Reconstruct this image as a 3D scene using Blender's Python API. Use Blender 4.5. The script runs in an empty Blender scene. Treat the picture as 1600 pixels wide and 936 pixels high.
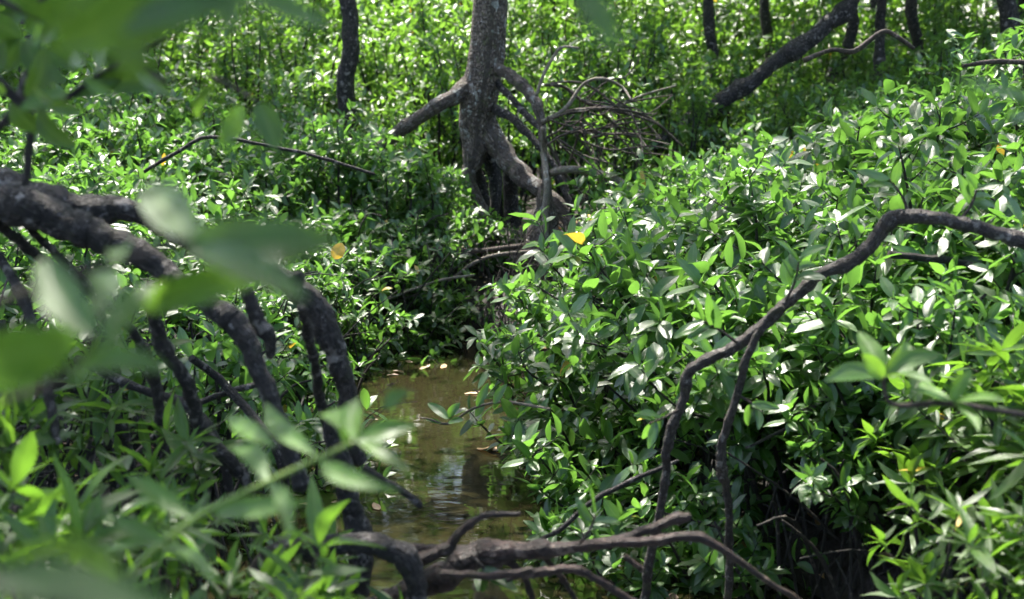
import bpy, math, random
import numpy as np
from mathutils import Vector, Matrix

# ------------------------------------------------------------------ camera, light, exposure
SC = bpy.context.scene
COL = SC.collection
F = 2198.0            # focal length in photo pixels (1600 wide)
CAMZ = 1.3
PITCH = math.atan((468 - 142) / F)
cam_d = bpy.data.cameras.new('camera')
cam = bpy.data.objects.new('camera', cam_d)
COL.objects.link(cam)
SC.camera = cam
cam.location = (0, 0, CAMZ)
cam.rotation_euler = (math.pi / 2 - PITCH, 0, 0)
cam_d.sensor_width = 36
cam_d.lens = F / 1600 * 36
cam_d.clip_start = 0.02
cam_d.clip_end = 600
cam_d.dof.use_dof = True
cam_d.dof.focus_distance = 4.8
cam_d.dof.aperture_fstop = 4.3

SUN_EL, SUN_AZ = math.radians(62), math.radians(-22)     # azimuth from +Y towards +X
world = bpy.data.worlds.new('World')
SC.world = world
world.use_nodes = True
wn = world.node_tree
sky = wn.nodes.new('ShaderNodeTexSky')
sky.sky_type = 'NISHITA'
sky.sun_disc = False
sky.sun_elevation = SUN_EL
sky.sun_rotation = SUN_AZ
sky.air_density = 1.0
sky.dust_density = 3.0
bg = wn.nodes['Background']
bg.inputs['Strength'].default_value = 0.15
wn.links.new(sky.outputs[0], bg.inputs['Color'])
sun_d = bpy.data.lights.new('sun', 'SUN')
sun_d.energy = 4.3
sun_d.angle = math.radians(0.5)
sun_d.color = (1, 0.95, 0.86)
sun = bpy.data.objects.new('sun', sun_d)
COL.objects.link(sun)
sdir = Vector((math.sin(SUN_AZ) * math.cos(SUN_EL), math.cos(SUN_AZ) * math.cos(SUN_EL), math.sin(SUN_EL)))
sun.rotation_euler = sdir.to_track_quat('Z', 'Y').to_euler()
SC.view_settings.view_transform = 'Standard'
SC.view_settings.look = 'None'
SC.view_settings.exposure = 1.88
SC.view_settings.gamma = 1
SC.render.engine = 'CYCLES'
SC.cycles.max_bounces = 5
SC.cycles.diffuse_bounces = 3
SC.cycles.glossy_bounces = 2
SC.cycles.transmission_bounces = 3
SC.cycles.transparent_max_bounces = 4
SC.cycles.caustics_reflective = False
SC.cycles.caustics_refractive = False
SC.cycles.sample_clamp_indirect = 4
SC.cycles.use_denoising = True
SC.cycles.use_adaptive_sampling = True
SC.cycles.adaptive_threshold = .035

# ------------------------------------------------------------------ helpers
cp, sp = math.cos(PITCH), math.sin(PITCH)


def at(px, py, y):
    """world point seen at photo pixel px,py, y metres ahead"""
    a, b = (px - 800) / F, (468 - py) / F
    dx, dy, dz = a, cp + b * sp, -sp + b * cp
    k = y / dy
    return Vector((dx * k, y, CAMZ + dz * k))


def link(o, parent=None):
    COL.objects.link(o)
    if parent is not None:
        o.parent = parent
    return o


def tag(o, label=None, cat=None, group=None, kind=None):
    if label: o['label'] = label
    if cat: o['category'] = cat
    if group: o['group'] = group
    if kind: o['kind'] = kind
    return o


def empty(name, loc, label, cat, group=None):
    o = bpy.data.objects.new(name, None)
    o.empty_display_size = 0.1
    o.location = loc
    link(o)
    return tag(o, label, cat, group)


def np_mesh(name, V, Fc, mat, tint=None, smooth=True):
    """V (N,3); Fc list of index arrays (M,k)"""
    me = bpy.data.meshes.new(name)
    me.vertices.add(len(V))
    me.vertices.foreach_set('co', np.asarray(V, np.float32).ravel())
    loops = np.concatenate([f.ravel() for f in Fc]).astype(np.int32)
    tot = np.concatenate([np.full(len(f), f.shape[1], np.int32) for f in Fc])
    start = np.concatenate([[0], np.cumsum(tot)[:-1]]).astype(np.int32)
    me.loops.add(len(loops))
    me.loops.foreach_set('vertex_index', loops)
    me.polygons.add(len(tot))
    me.polygons.foreach_set('loop_start', start)
    me.polygons.foreach_set('loop_total', tot)
    me.polygons.foreach_set('use_smooth', np.full(len(tot), smooth))
    if tint is not None:
        a = me.attributes.new('tint', 'FLOAT_COLOR', 'POINT')
        a.data.foreach_set('color', np.asarray(tint, np.float32).ravel())
    me.materials.append(mat)
    me.update(calc_edges=True)
    me.validate()
    return me


def np_obj(name, V, Fc, mat, parent=None, tint=None, smooth=True):
    o = bpy.data.objects.new(name, np_mesh(name, V, Fc, mat, tint, smooth))
    return link(o, parent)


def vnoise(seed):
    r = np.random.default_rng(seed)
    K = r.normal(size=(6, 3)); ph = r.uniform(0, 6.28, 6)

    def f(P, s):
        P = np.asarray(P) * s
        return sum(np.sin(P @ (K[i] * (1 + .5 * i)) + ph[i]) / (1 + .5 * i) for i in range(6)) / 2.4
    return f


NZ = vnoise(5)


def tube(pts, rad, seg=10, knob=0.12, res=4, seed=0, flat=None):
    """Catmull-Rom swept tube with knobbly radius. Returns V,F,tint."""
    P = np.array([list(p) for p in pts], float); R = np.array(rad, float)
    n = len(P)
    out, ro = [], []
    for i in range(n - 1):
        p0 = P[max(i - 1, 0)]; p1 = P[i]; p2 = P[i + 1]; p3 = P[min(i + 2, n - 1)]
        for k in range(res):
            t = k / res
            out.append(.5 * ((2 * p1) + (-p0 + p2) * t + (2 * p0 - 5 * p1 + 4 * p2 - p3) * t * t + (-p0 + 3 * p1 - 3 * p2 + p3) * t ** 3))
            s = t * t * (3 - 2 * t)
            ro.append(R[i] * (1 - s) + R[i + 1] * s)
    out.append(P[-1]); ro.append(R[-1])
    C = np.array(out); r = np.array(ro)
    if knob > .09:
        l0 = np.concatenate([[0], np.cumsum(np.linalg.norm(np.diff(C, axis=0), axis=1))])
        q = np.stack([l0, l0 * 0 + seed * 3.1, l0 * 0], 1) / max(float(np.mean(r)), 1e-4)
        C = C + np.stack([NZ(q + 7.7 * k, .45) * .3 + NZ(q + 3.1 * k, 1.1) * .16 for k in range(3)], 1) * r[:, None]
    T = np.gradient(C, axis=0); T /= np.linalg.norm(T, axis=1)[:, None] + 1e-9
    up = np.array([0, 0, 1.]) if abs(T[0][2]) < .9 else np.array([1., 0, 0])
    N = []
    u = np.cross(T[0], up); u /= np.linalg.norm(u)
    for t in T:
        u = u - t * (u @ t); u /= np.linalg.norm(u) + 1e-9
        N.append(u)
    N = np.array(N); B = np.cross(T, N)
    ln = np.concatenate([[0], np.cumsum(np.linalg.norm(np.diff(C, axis=0), axis=1))])
    th = np.linspace(0, 2 * np.pi, seg, endpoint=False)
    rm = max(float(np.mean(r)), 1e-4)
    V = C[:, None, :] + r[:, None, None] * (np.cos(th)[None, :, None] * N[:, None, :] + np.sin(th)[None, :, None] * B[:, None, :])
    if knob > .09:
        rn = np.random.default_rng(seed + 5)
        bump = np.zeros(len(C)); pos = 0.
        while pos < ln[-1]:
            pos += rm * rn.uniform(6, 16)
            bump += rn.uniform(.12, .38) * np.exp(-((ln - pos) / (rm * rn.uniform(.5, 1.1))) ** 2)
        V = C[:, None, :] + (V - C[:, None, :]) * (1 + bump * min(1, knob * 7))[:, None, None]
    if knob > 0:
        Vf = V.reshape(-1, 3) + seed * 1.37
        nz = NZ(Vf, .35 / rm) * .6 + NZ(Vf, .9 / rm) * .4
        V = C[:, None, :] + (V - C[:, None, :]) * (1 + knob * nz.reshape(len(C), seg, 1) * 2.0)
    V = V.reshape(-1, 3)
    m = len(C)
    i, j = np.meshgrid(np.arange(m - 1), np.arange(seg), indexing='ij')
    a = i * seg + j; b = i * seg + (j + 1) % seg
    Fq = np.stack([a, b, b + seg, a + seg], -1).reshape(-1, 4)
    capv = len(V)
    V = np.concatenate([V, C[:1], C[-1:] + T[-1:] * r[-1] * .6])
    j = np.arange(seg)
    F1 = np.stack([np.full(seg, capv), (j + 1) % seg, j], -1)
    o2 = (m - 1) * seg
    F2 = np.stack([np.full(seg, capv + 1), o2 + j, o2 + (j + 1) % seg], -1)
    tint = np.zeros((len(V), 4))
    tint[:m * seg, 0] = np.repeat(ln, seg)
    tint[:m * seg, 1] = np.tile(th / 6.283, m)
    tint[:, 2] = (seed * .618) % 1
    tint[:, 3] = 1
    return V, Fq, np.concatenate([F1, F2]), tint


def join_tubes(L):
    V, Q, T, C = [], [], [], []
    o = 0
    for v, q, t, c in L:
        V.append(v); Q.append(q + o); T.append(t + o); C.append(c); o += len(v)
    return np.concatenate(V), [np.concatenate(Q), np.concatenate(T)], np.concatenate(C)


def tube_obj(name, pts, rad, mat, parent=None, seg=10, knob=.12, res=4, seed=0):
    V, Fc, C = join_tubes([tube(pts, rad, seg, knob, res, seed)])
    return np_obj(name, V, Fc, mat, parent, C)


def ptube(name, spec, y, mat, parent=None, knob=.12, seg=12, res=5, seed=0, dy=0.0, wob=0.0):
    res = res * 2 if seg >= 16 else res
    """spec: list of (px, py, radius_px[, y]) read off the photograph; becomes a real tube at its real distance"""
    pts, rad = [], []
    rg = random.Random(seed)
    for i, s in enumerate(spec):
        yy = s[3] if len(s) > 3 else y + dy * i / max(1, len(spec) - 1)
        yy += rg.uniform(-wob, wob)
        pts.append(at(s[0], s[1], yy)); rad.append(s[2] / F * yy)
    return tube_obj(name, pts, rad, mat, parent, seg, knob, res, seed)


def leaf_template(ns, nc, kind):
    """u across -1..1, v along 0..1"""
    ts = np.linspace(0, 1, ns + 2)[1:-1]
    us = np.linspace(-1, 1, nc)
    if kind == 'broad':
        prof = lambda t: np.sin(np.pi * t ** .95) ** .62 * .5
    else:
        prof = lambda t: np.sin(np.pi * t ** .85) ** 1.05 * .5
    V = [(0, 0, 0)]
    for t in ts:
        for u in us: V.append((u * prof(t), t, abs(u)))
    V.append((0, 1, 0))
    U = [(0, 0)] + [(u, t) for t in ts for u in us] + [(0, 1)]
    q, tr = [], []
    for c in range(nc - 1):
        tr.append((0, 1 + c + 1, 1 + c))
        for s in range(ns - 1):
            a = 1 + s * nc + c
            q.append((a, a + 1, a + nc + 1, a + nc))
        a = 1 + (ns - 1) * nc + c
        tr.append((a, a + 1, 1 + ns * nc))
    return np.array(V, float), np.array(U, float), np.array(q), np.array(tr)


def norm(a):
    return a / (np.linalg.norm(a, axis=-1, keepdims=True) + 1e-9)


def leaves(O, D, N, L, W, rng, age, kind='broad', ns=4, nc=3, droop=.18, fold=.28):
    O = np.asarray(O); D = norm(np.asarray(D)); N = np.asarray(N)
    L = np.asarray(L); W = np.asarray(W)
    n = len(O)
    N = norm(N - D * np.sum(N * D, 1, keepdims=True))
    S = np.cross(D, N)
    T, U, q, tr = leaf_template(ns, nc, kind)
    m = len(T)
    dr = rng.normal(droop, .1, n)[:, None]
    fo = rng.normal(fold, .12, n)[:, None]
    bend = rng.normal(0, .06, n)[:, None]
    t = T[None, :, 1]
    x = T[None, :, 0] * W[:, None] + bend * np.sin(np.pi * t) * L[:, None]
    z = -dr * t ** 2 * L[:, None] + fo * T[None, :, 2] * np.abs(T[None, :, 0]) * W[:, None]
    z = z + .05 * W[:, None] * np.sin(t * 9 + rng.uniform(0, 6, n)[:, None]) * T[None, :, 2]
    V = O[:, None, :] + D[:, None, :] * (t * L[:, None])[..., None] + S[:, None, :] * x[..., None] + N[:, None, :] * z[..., None]
    off = (np.arange(n) * m)[:, None, None]
    Q = (q[None] + off).reshape(-1, 4); R = (tr[None] + off).reshape(-1, 3)
    tint = np.zeros((n, m, 4))
    tint[..., 0] = rng.uniform(0, 1, n)[:, None]
    tint[..., 1] = np.asarray(age)[:, None]
    tint[..., 2] = U[None, :, 0] * .5 + .5
    tint[..., 3] = U[None, :, 1]
    return V.reshape(-1, 3), [Q, R], tint.reshape(-1, 4)


# ------------------------------------------------------------------ materials
def new_mat(name):
    m = bpy.data.materials.new(name); m.use_nodes = True
    nt = m.node_tree
    return m, nt, nt.nodes['Principled BSDF'], nt.nodes['Material Output']


def node(nt, t, **kw):
    n = nt.nodes.new(t)
    for k, v in kw.items(): setattr(n, k, v)
    return n


def math_n(nt, op, a, b=None, clamp=False):
    n = node(nt, 'ShaderNodeMath', operation=op, use_clamp=clamp)
    for i, v in enumerate((a, b)):
        if v is None: continue
        if isinstance(v, (int, float)): n.inputs[i].default_value = v
        else: nt.links.new(v, n.inputs[i])
    return n.outputs[0]


def mixc(nt, f, a, b):
    n = node(nt, 'ShaderNodeMix', data_type='RGBA')
    for i, v in ((0, f), (6, a), (7, b)):
        if isinstance(v, (int, float, tuple)): n.inputs[i].default_value = v
        else: nt.links.new(v, n.inputs[i])
    return n.outputs[2]


def leaf_mat(name, dark, light, young, trans, yellow=0.9975, rough=.30, tmix=.42, spec=.95):
    m, nt, P, out = new_mat(name)
    at_ = node(nt, 'ShaderNodeAttribute', attribute_name='tint')
    sep = node(nt, 'ShaderNodeSeparateColor'); nt.links.new(at_.outputs['Color'], sep.inputs[0])
    rnd, age, u, v = sep.outputs[0], sep.outputs[1], sep.outputs[2], at_.outputs['Alpha']
    oi = node(nt, 'ShaderNodeObjectInfo')
    # second random number per leaf and per plant
    r2 = math_n(nt, 'FRACT', math_n(nt, 'ADD', math_n(nt, 'MULTIPLY', rnd, 17.31), math_n(nt, 'MULTIPLY', oi.outputs['Random'], 5.7)))
    c = mixc(nt, r2, dark + (1,), light + (1,))
    c = mixc(nt, age, c, young + (1,))
    # yellow / dying leaves
    isy = math_n(nt, 'GREATER_THAN', r2, yellow)
    c = mixc(nt, isy, c, (.50, .36, .04, 1))
    # blotches
    geo = node(nt, 'ShaderNodeNewGeometry')
    tc = node(nt, 'ShaderNodeTexCoord')
    nz = node(nt, 'ShaderNodeTexNoise'); nz.inputs['Scale'].default_value = 60; nz.inputs['Detail'].default_value = 3
    nt.links.new(tc.outputs['Object'], nz.inputs['Vector'])
    blot = math_n(nt, 'MULTIPLY', math_n(nt, 'SUBTRACT', nz.outputs[0], .5), 1.3)
    hsv = node(nt, 'ShaderNodeHueSaturation')
    nt.links.new(c, hsv.inputs['Color'])
    nt.links.new(math_n(nt, 'ADD', 1.0, blot), hsv.inputs['Value'])
    c = hsv.outputs[0]
    # midrib
    du = math_n(nt, 'ABSOLUTE', math_n(nt, 'SUBTRACT', u, .5))
    rib = math_n(nt, 'SUBTRACT', 1.0, math_n(nt, 'MULTIPLY', du, 14.0), True)
    c2 = mixc(nt, math_n(nt, 'MULTIPLY', rib, .4), c, (.22, .30, .10, 1))
    # paler, matt underside
    c3 = mixc(nt, math_n(nt, 'MULTIPLY', geo.outputs['Backfacing'], .5), c2, (.12, .19, .07, 1))
    nt.links.new(c3, P.inputs['Base Color'])
    vein = node(nt, 'ShaderNodeTexWave', wave_type='BANDS')
    cmb = node(nt, 'ShaderNodeCombineXYZ')
    nt.links.new(math_n(nt, 'ADD', v, math_n(nt, 'MULTIPLY', du, -.7)), cmb.inputs[0])
    nt.links.new(cmb.outputs[0], vein.inputs['Vector']); vein.inputs['Scale'].default_value = 4.5
    bump = node(nt, 'ShaderNodeBump'); bump.inputs['Strength'].default_value = .25; bump.inputs['Distance'].default_value = .002
    nt.links.new(math_n(nt, 'ADD', vein.outputs['Fac'], math_n(nt, 'MULTIPLY', nz.outputs[0], 1.5)), bump.inputs['Height'])
    nt.links.new(bump.outputs[0], P.inputs['Normal'])
    ro = math_n(nt, 'ADD', math_n(nt, 'MULTIPLY', rnd, .16), rough - .06)
    ro = math_n(nt, 'ADD', ro, math_n(nt, 'MULTIPLY', geo.outputs['Backfacing'], .25))
    nt.links.new(ro, P.inputs['Roughness'])
    P.inputs['Specular IOR Level'].default_value = spec
    tr = node(nt, 'ShaderNodeBsdfTranslucent')
    tcc = mixc(nt, age, trans + (1,), tuple(min(1, x * 1.5) for x in trans) + (1,))
    tcc = mixc(nt, isy, tcc, (.9, .5, .05, 1))
    tcc = mixc(nt, math_n(nt, 'MULTIPLY', r2, .45), tcc, (trans[0] * .35, trans[1] * .5, trans[2] * .5, 1))
    nt.links.new(tcc, tr.inputs[0])
    mx = node(nt, 'ShaderNodeMixShader'); mx.inputs[0].default_value = tmix
    nt.links.new(P.outputs[0], mx.inputs[1]); nt.links.new(tr.outputs[0], mx.inputs[2])
    nt.links.new(mx.outputs[0], out.inputs['Surface'])
    return m


M_LEAF = leaf_mat('glossy_leaf', (.012, .042, .012), (.036, .096, .017), (.065, .155, .022), (.165, .36, .045), spec=1.0)
M_NARROW = leaf_mat('narrow_leaf', (.018, .048, .008), (.042, .098, .014), (.08, .16, .02), (.20, .40, .03), yellow=.997, rough=.36, spec=.6)
M_BRIGHT = leaf_mat('brightened_leaf', (.022, .066, .014), (.05, .12, .02), (.08, .18, .026), (.22, .43, .04), tmix=.43, spec=1.0)  # younger yellow-green leaf, colour lightened so the background shrubs look sunlit
M_NEAR = leaf_mat('near_leaf', (.028, .07, .010), (.05, .12, .016), (.09, .19, .02), (.22, .42, .04), yellow=2, rough=.42, tmix=.26, spec=.5)
M_TREELEAF = leaf_mat('tree_leaf', (.02, .055, .012), (.045, .10, .018), (.08, .16, .02), (.20, .40, .03), rough=.36, yellow=.999)
M_DEAD = leaf_mat('dead_leaf', (.05, .025, .012), (.14, .07, .03), (.36, .2, .07), (.3, .14, .04), yellow=2, rough=.5, tmix=.15)


def bark_mat(name, c1, c2, c3, ringy=0.0, bump_d=.004, rough=.75, scale=1.0, wet=0.0):
    m, nt, P, out = new_mat(name)
    tc = node(nt, 'ShaderNodeTexCoord')
    at_ = node(nt, 'ShaderNodeAttribute', attribute_name='tint')
    sep = node(nt, 'ShaderNodeSeparateColor'); nt.links.new(at_.outputs['Color'], sep.inputs[0])
    n1 = node(nt, 'ShaderNodeTexNoise'); n1.inputs['Scale'].default_value = 9 * scale; n1.inputs['Detail'].default_value = 8; n1.inputs['Roughness'].default_value = .65
    nt.links.new(tc.outputs['Object'], n1.inputs['Vector'])
    n2 = node(nt, 'ShaderNodeTexNoise'); n2.inputs['Scale'].default_value = 55 * scale; n2.inputs['Detail'].default_value = 6
    nt.links.new(tc.outputs['Object'], n2.inputs['Vector'])
    # streaks along the limb: coordinates (along, around)
    cmb = node(nt, 'ShaderNodeCombineXYZ')
    nt.links.new(math_n(nt, 'MULTIPLY', sep.outputs[0], 14 * scale), cmb.inputs[0])
    ca = math_n(nt, 'MULTIPLY', sep.outputs[1], 6.283)
    nt.links.new(math_n(nt, 'MULTIPLY', math_n(nt, 'COSINE', ca), 2.5), cmb.inputs[1])
    nt.links.new(math_n(nt, 'MULTIPLY', math_n(nt, 'SINE', ca), 2.5), cmb.inputs[2])
    n3 = node(nt, 'ShaderNodeTexNoise'); n3.inputs['Scale'].default_value = 2.2; n3.inputs['Detail'].default_value = 6; n3.inputs['Distortion'].default_value = .6
    nt.links.new(cmb.outputs[0], n3.inputs['Vector'])
    r1 = node(nt, 'ShaderNodeMapRange'); r1.inputs[1].default_value = .35; r1.inputs[2].default_value = .65
    nt.links.new(n1.outputs[0], r1.inputs[0])
    c = mixc(nt, r1.outputs[0], c1 + (1,), c2 + (1,))
    r2 = node(nt, 'ShaderNodeMapRange'); r2.inputs[1].default_value = .52; r2.inputs[2].default_value = .72
    nt.links.new(n2.outputs[0], r2.inputs[0])
    c = mixc(nt, math_n(nt, 'MULTIPLY', r2.outputs[0], .7), c, c3 + (1,))
    r3 = node(nt, 'ShaderNodeMapRange'); r3.inputs[1].default_value = .35; r3.inputs[2].default_value = .6; r3.inputs[3].default_value = .45; r3.inputs[4].default_value = 1.15
    nt.links.new(n3.outputs[0], r3.inputs[0])
    hs = node(nt, 'ShaderNodeHueSaturation'); nt.links.new(c, hs.inputs['Color']); nt.links.new(r3.outputs[0], hs.inputs['Value'])
    vo = node(nt, 'ShaderNodeTexVoronoi', feature='DISTANCE_TO_EDGE'); vo.inputs['Scale'].default_value = 3.2
    nt.links.new(cmb.outputs[0], vo.inputs['Vector'])
    crack = math_n(nt, 'MULTIPLY', vo.outputs['Distance'], 7.0, True)
    cc = mixc(nt, crack, tuple(x * .45 for x in c1) + (1,), hs.outputs[0])
    n4 = node(nt, 'ShaderNodeTexNoise'); n4.inputs['Scale'].default_value = 17 * scale; n4.inputs['Detail'].default_value = 5; n4.inputs['Roughness'].default_value = .7
    nt.links.new(tc.outputs['Object'], n4.inputs['Vector'])
    r4 = node(nt, 'ShaderNodeMapRange'); r4.inputs[1].default_value = .58; r4.inputs[2].default_value = .64
    nt.links.new(n4.outputs[0], r4.inputs[0])
    cc = mixc(nt, math_n(nt, 'MULTIPLY', r4.outputs[0], .8), cc, tuple(min(.5, x * 1.25 + .02) for x in c3) + (1,))
    # moss and algae film
    r5 = node(nt, 'ShaderNodeMapRange'); r5.inputs[1].default_value = .42; r5.inputs[2].default_value = .36
    nt.links.new(n4.outputs[0], r5.inputs[0])
    cc = mixc(nt, math_n(nt, 'MULTIPLY', r5.outputs[0], .5), cc, (c2[0] * .5, c2[1] * .75, c2[2] * .3, 1))
    nt.links.new(cc, P.inputs['Base Color'])
    P.inputs['Roughness'].default_value = rough
    h = math_n(nt, 'ADD', math_n(nt, 'MULTIPLY', n3.outputs[0], 1.4), math_n(nt, 'MULTIPLY', n2.outputs[0], .8))
    h = math_n(nt, 'ADD', math_n(nt, 'ADD', h, n1.outputs[0]), math_n(nt, 'MULTIPLY', crack, .8))
    if ringy:
        wv = node(nt, 'ShaderNodeTexWave', wave_type='BANDS'); wv.inputs['Scale'].default_value = 1.2; wv.inputs['Distortion'].default_value = 5; wv.inputs['Detail'].default_value = 4; wv.inputs['Detail Scale'].default_value = 2
        nt.links.new(cmb.outputs[0], wv.inputs['Vector'])
        h = math_n(nt, 'ADD', h, math_n(nt, 'MULTIPLY', wv.outputs['Fac'], ringy))
    b = node(nt, 'ShaderNodeBump'); b.inputs['Strength'].default_value = 1; b.inputs['Distance'].default_value = bump_d
    nt.links.new(h, b.inputs['Height']); nt.links.new(b.outputs[0], P.inputs['Normal'])
    return m


M_TRUNK = bark_mat('mangrove_bark', (.10, .068, .052), (.27, .205, .165), (.44, .40, .36), ringy=.15, bump_d=.02, scale=.8)
M_ROOT = bark_mat('dark_root_bark', (.010, .007, .006), (.085, .064, .056), (.34, .30, .28), ringy=.1, bump_d=.016, rough=.72, scale=1.3)
M_ARCH = bark_mat('grey_branch_bark', (.04, .027, .024), (.16, .12, .105), (.38, .34, .31), ringy=.3, bump_d=.014, scale=1.4, rough=.6)
M_FALLEN = bark_mat('reddish_branch_bark', (.035, .018, .014), (.17, .09, .072), (.32, .22, .17), ringy=.3, bump_d=.014, rough=.55, scale=1.3)
M_TWIG = bark_mat('twig_bark', (.06, .04, .03), (.15, .105, .08), (.26, .20, .16), bump_d=.002, scale=2)
M_STEM = bark_mat('stem_bark', (.018, .014, .011), (.045, .035, .027), (.10, .08, .06), bump_d=.002, scale=2)
M_PALE = bark_mat('pale_dead_wood', (.22, .17, .13), (.36, .30, .24), (.45, .40, .34), bump_d=.002, scale=2)
m_, nt_, P_, o_ = new_mat('green_stem'); M_GSTEM = m_
P_.inputs['Base Color'].default_value = (.16, .24, .04, 1); P_.inputs['Roughness'].default_value = .45


def mud_mat():
    m, nt, P, out = new_mat('wet_mud')
    tc = node(nt, 'ShaderNodeTexCoord')
    n1 = node(nt, 'ShaderNodeTexNoise'); n1.inputs['Scale'].default_value = 5; n1.inputs['Detail'].default_value = 10; n1.inputs['Roughness'].default_value = .7
    nt.links.new(tc.outputs['Object'], n1.inputs['Vector'])
    n2 = node(nt, 'ShaderNodeTexNoise'); n2.inputs['Scale'].default_value = 38; n2.inputs['Detail'].default_value = 8
    nt.links.new(tc.outputs['Object'], n2.inputs['Vector'])
    c = mixc(nt, n1.outputs[0], (.008, .006, .005, 1), (.03, .021, .016, 1))
    nt.links.new(c, P.inputs['Base Color'])
    r = node(nt, 'ShaderNodeMapRange'); r.inputs[1].default_value = .4; r.inputs[2].default_value = .6; r.inputs[3].default_value = .45; r.inputs[4].default_value = .9; P.inputs['Specular IOR Level'].default_value = .3
    nt.links.new(n1.outputs[0], r.inputs[0]); nt.links.new(r.outputs[0], P.inputs['Roughness'])
    b = node(nt, 'ShaderNodeBump'); b.inputs['Distance'].default_value = .03
    nt.links.new(math_n(nt, 'ADD', n1.outputs[0], math_n(nt, 'MULTIPLY', n2.outputs[0], .4)), b.inputs['Height'])
    nt.links.new(b.outputs[0], P.inputs['Normal'])
    return m


def water_mat():
    m, nt, P, out = new_mat('murky_water')
    tc = node(nt, 'ShaderNodeTexCoord')
    mp = node(nt, 'ShaderNodeMapping'); mp.inputs['Scale'].default_value = (3, 7, 1)
    nt.links.new(tc.outputs['Object'], mp.inputs['Vector'])
    n1 = node(nt, 'ShaderNodeTexNoise'); n1.inputs['Scale'].default_value = 1.6; n1.inputs['Detail'].default_value = 3
    nt.links.new(mp.outputs[0], n1.inputs['Vector'])
    n2 = node(nt, 'ShaderNodeTexNoise'); n2.inputs['Scale'].default_value = 1.2; n2.inputs['Detail'].default_value = 4
    nt.links.new(tc.outputs['Object'], n2.inputs['Vector'])
    c = mixc(nt, n2.outputs[0], (.014, .0125, .005, 1), (.028, .025, .011, 1))
    nt.links.new(c, P.inputs['Base Color'])
    P.inputs['Roughness'].default_value = .04
    P.inputs['IOR'].default_value = 1.33
    P.inputs['Specular IOR Level'].default_value = 1.0
    b = node(nt, 'ShaderNodeBump'); b.inputs['Distance'].default_value = .005; b.inputs['Strength'].default_value = .25
    nt.links.new(n1.outputs[0], b.inputs['Height']); nt.links.new(b.outputs[0], P.inputs['Normal'])
    return m


M_MUD, M_WATER = mud_mat(), water_mat()

# ------------------------------------------------------------------ ground and water
TREE = (-.235, 8.4)


def sstep(a, b, x):
    t = np.clip((x - a) / (b - a), 0, 1)
    return t * t * (3 - 2 * t)


def creek(y):
    cx = np.interp(y, [-3, 2, 3, 4, 5.5, 7, 8], [0, 0, .02, -.12, -.27, -.30, -.30])
    hw = np.interp(y, [-3, 2.5, 3.5, 4.5, 5.5, 6.6, 7.3, 7.6], [1.1, .95, .7, .55, .5, .42, .1, -.3])
    return cx, hw


def ground(x, y):
    x = np.asarray(x, float); y = np.asarray(y, float)
    cx, hw = creek(y)
    d = np.abs(x - cx) - hw
    z = -.35 + .47 * sstep(-.12, .28, d)
    z = z + .10 * sstep(.2, 1.2, d)
    z = z + .15 * sstep(7.4, 9, y)
    z = z + .18 * np.exp(-(((x - TREE[0] - .1) / 1.0) ** 2 + ((y - 8.5) / .8) ** 2))
    z = z + .4 * sstep(14, 40, y)
    P = np.stack([x, y, x * 0], -1).reshape(-1, 3)
    near = np.exp(-np.maximum(0, np.hypot(x, y - 6) - 10) / 10)
    z = z + ((NZ(P, 2.2) * .03 + NZ(P, 6.5) * .015 + NZ(P, 14.) * .008).reshape(x.shape)) * near * sstep(-.2, .1, d)
    return z


def gz(x, y):
    return float(ground(np.array([x]), np.array([y]))[0])


gx = np.unique(np.concatenate([np.linspace(-250, -8, 30), np.linspace(-8, 8, 260), np.linspace(8, 250, 30)]))
gy = np.unique(np.concatenate([np.linspace(-60, -1, 12), np.linspace(-1, 14, 260), np.linspace(14, 300, 40)]))
X, Y = np.meshgrid(gx, gy, indexing='ij')
Zg = ground(X, Y)
a = (np.arange(len(gx) - 1)[:, None] * len(gy) + np.arange(len(gy) - 1)[None]).ravel()
tag(np_obj('ground', np.stack([X, Y, Zg], -1).reshape(-1, 3), [np.stack([a, a + len(gy), a + len(gy) + 1, a + 1], -1)], M_MUD),
    'dark wet mud banks on both sides of the creek', kind='structure')
wv = np.array([[-3, -3, 0], [3, -3, 0], [3, 8.2, 0], [-3, 8.2, 0]], float)
tag(np_obj('water', wv, [np.array([[0, 1, 2, 3]])], M_WATER), 'still murky brown creek water reflecting green foliage', kind='structure')

# ------------------------------------------------------------------ plants
UP = np.array([0, 0, 1.])


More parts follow.
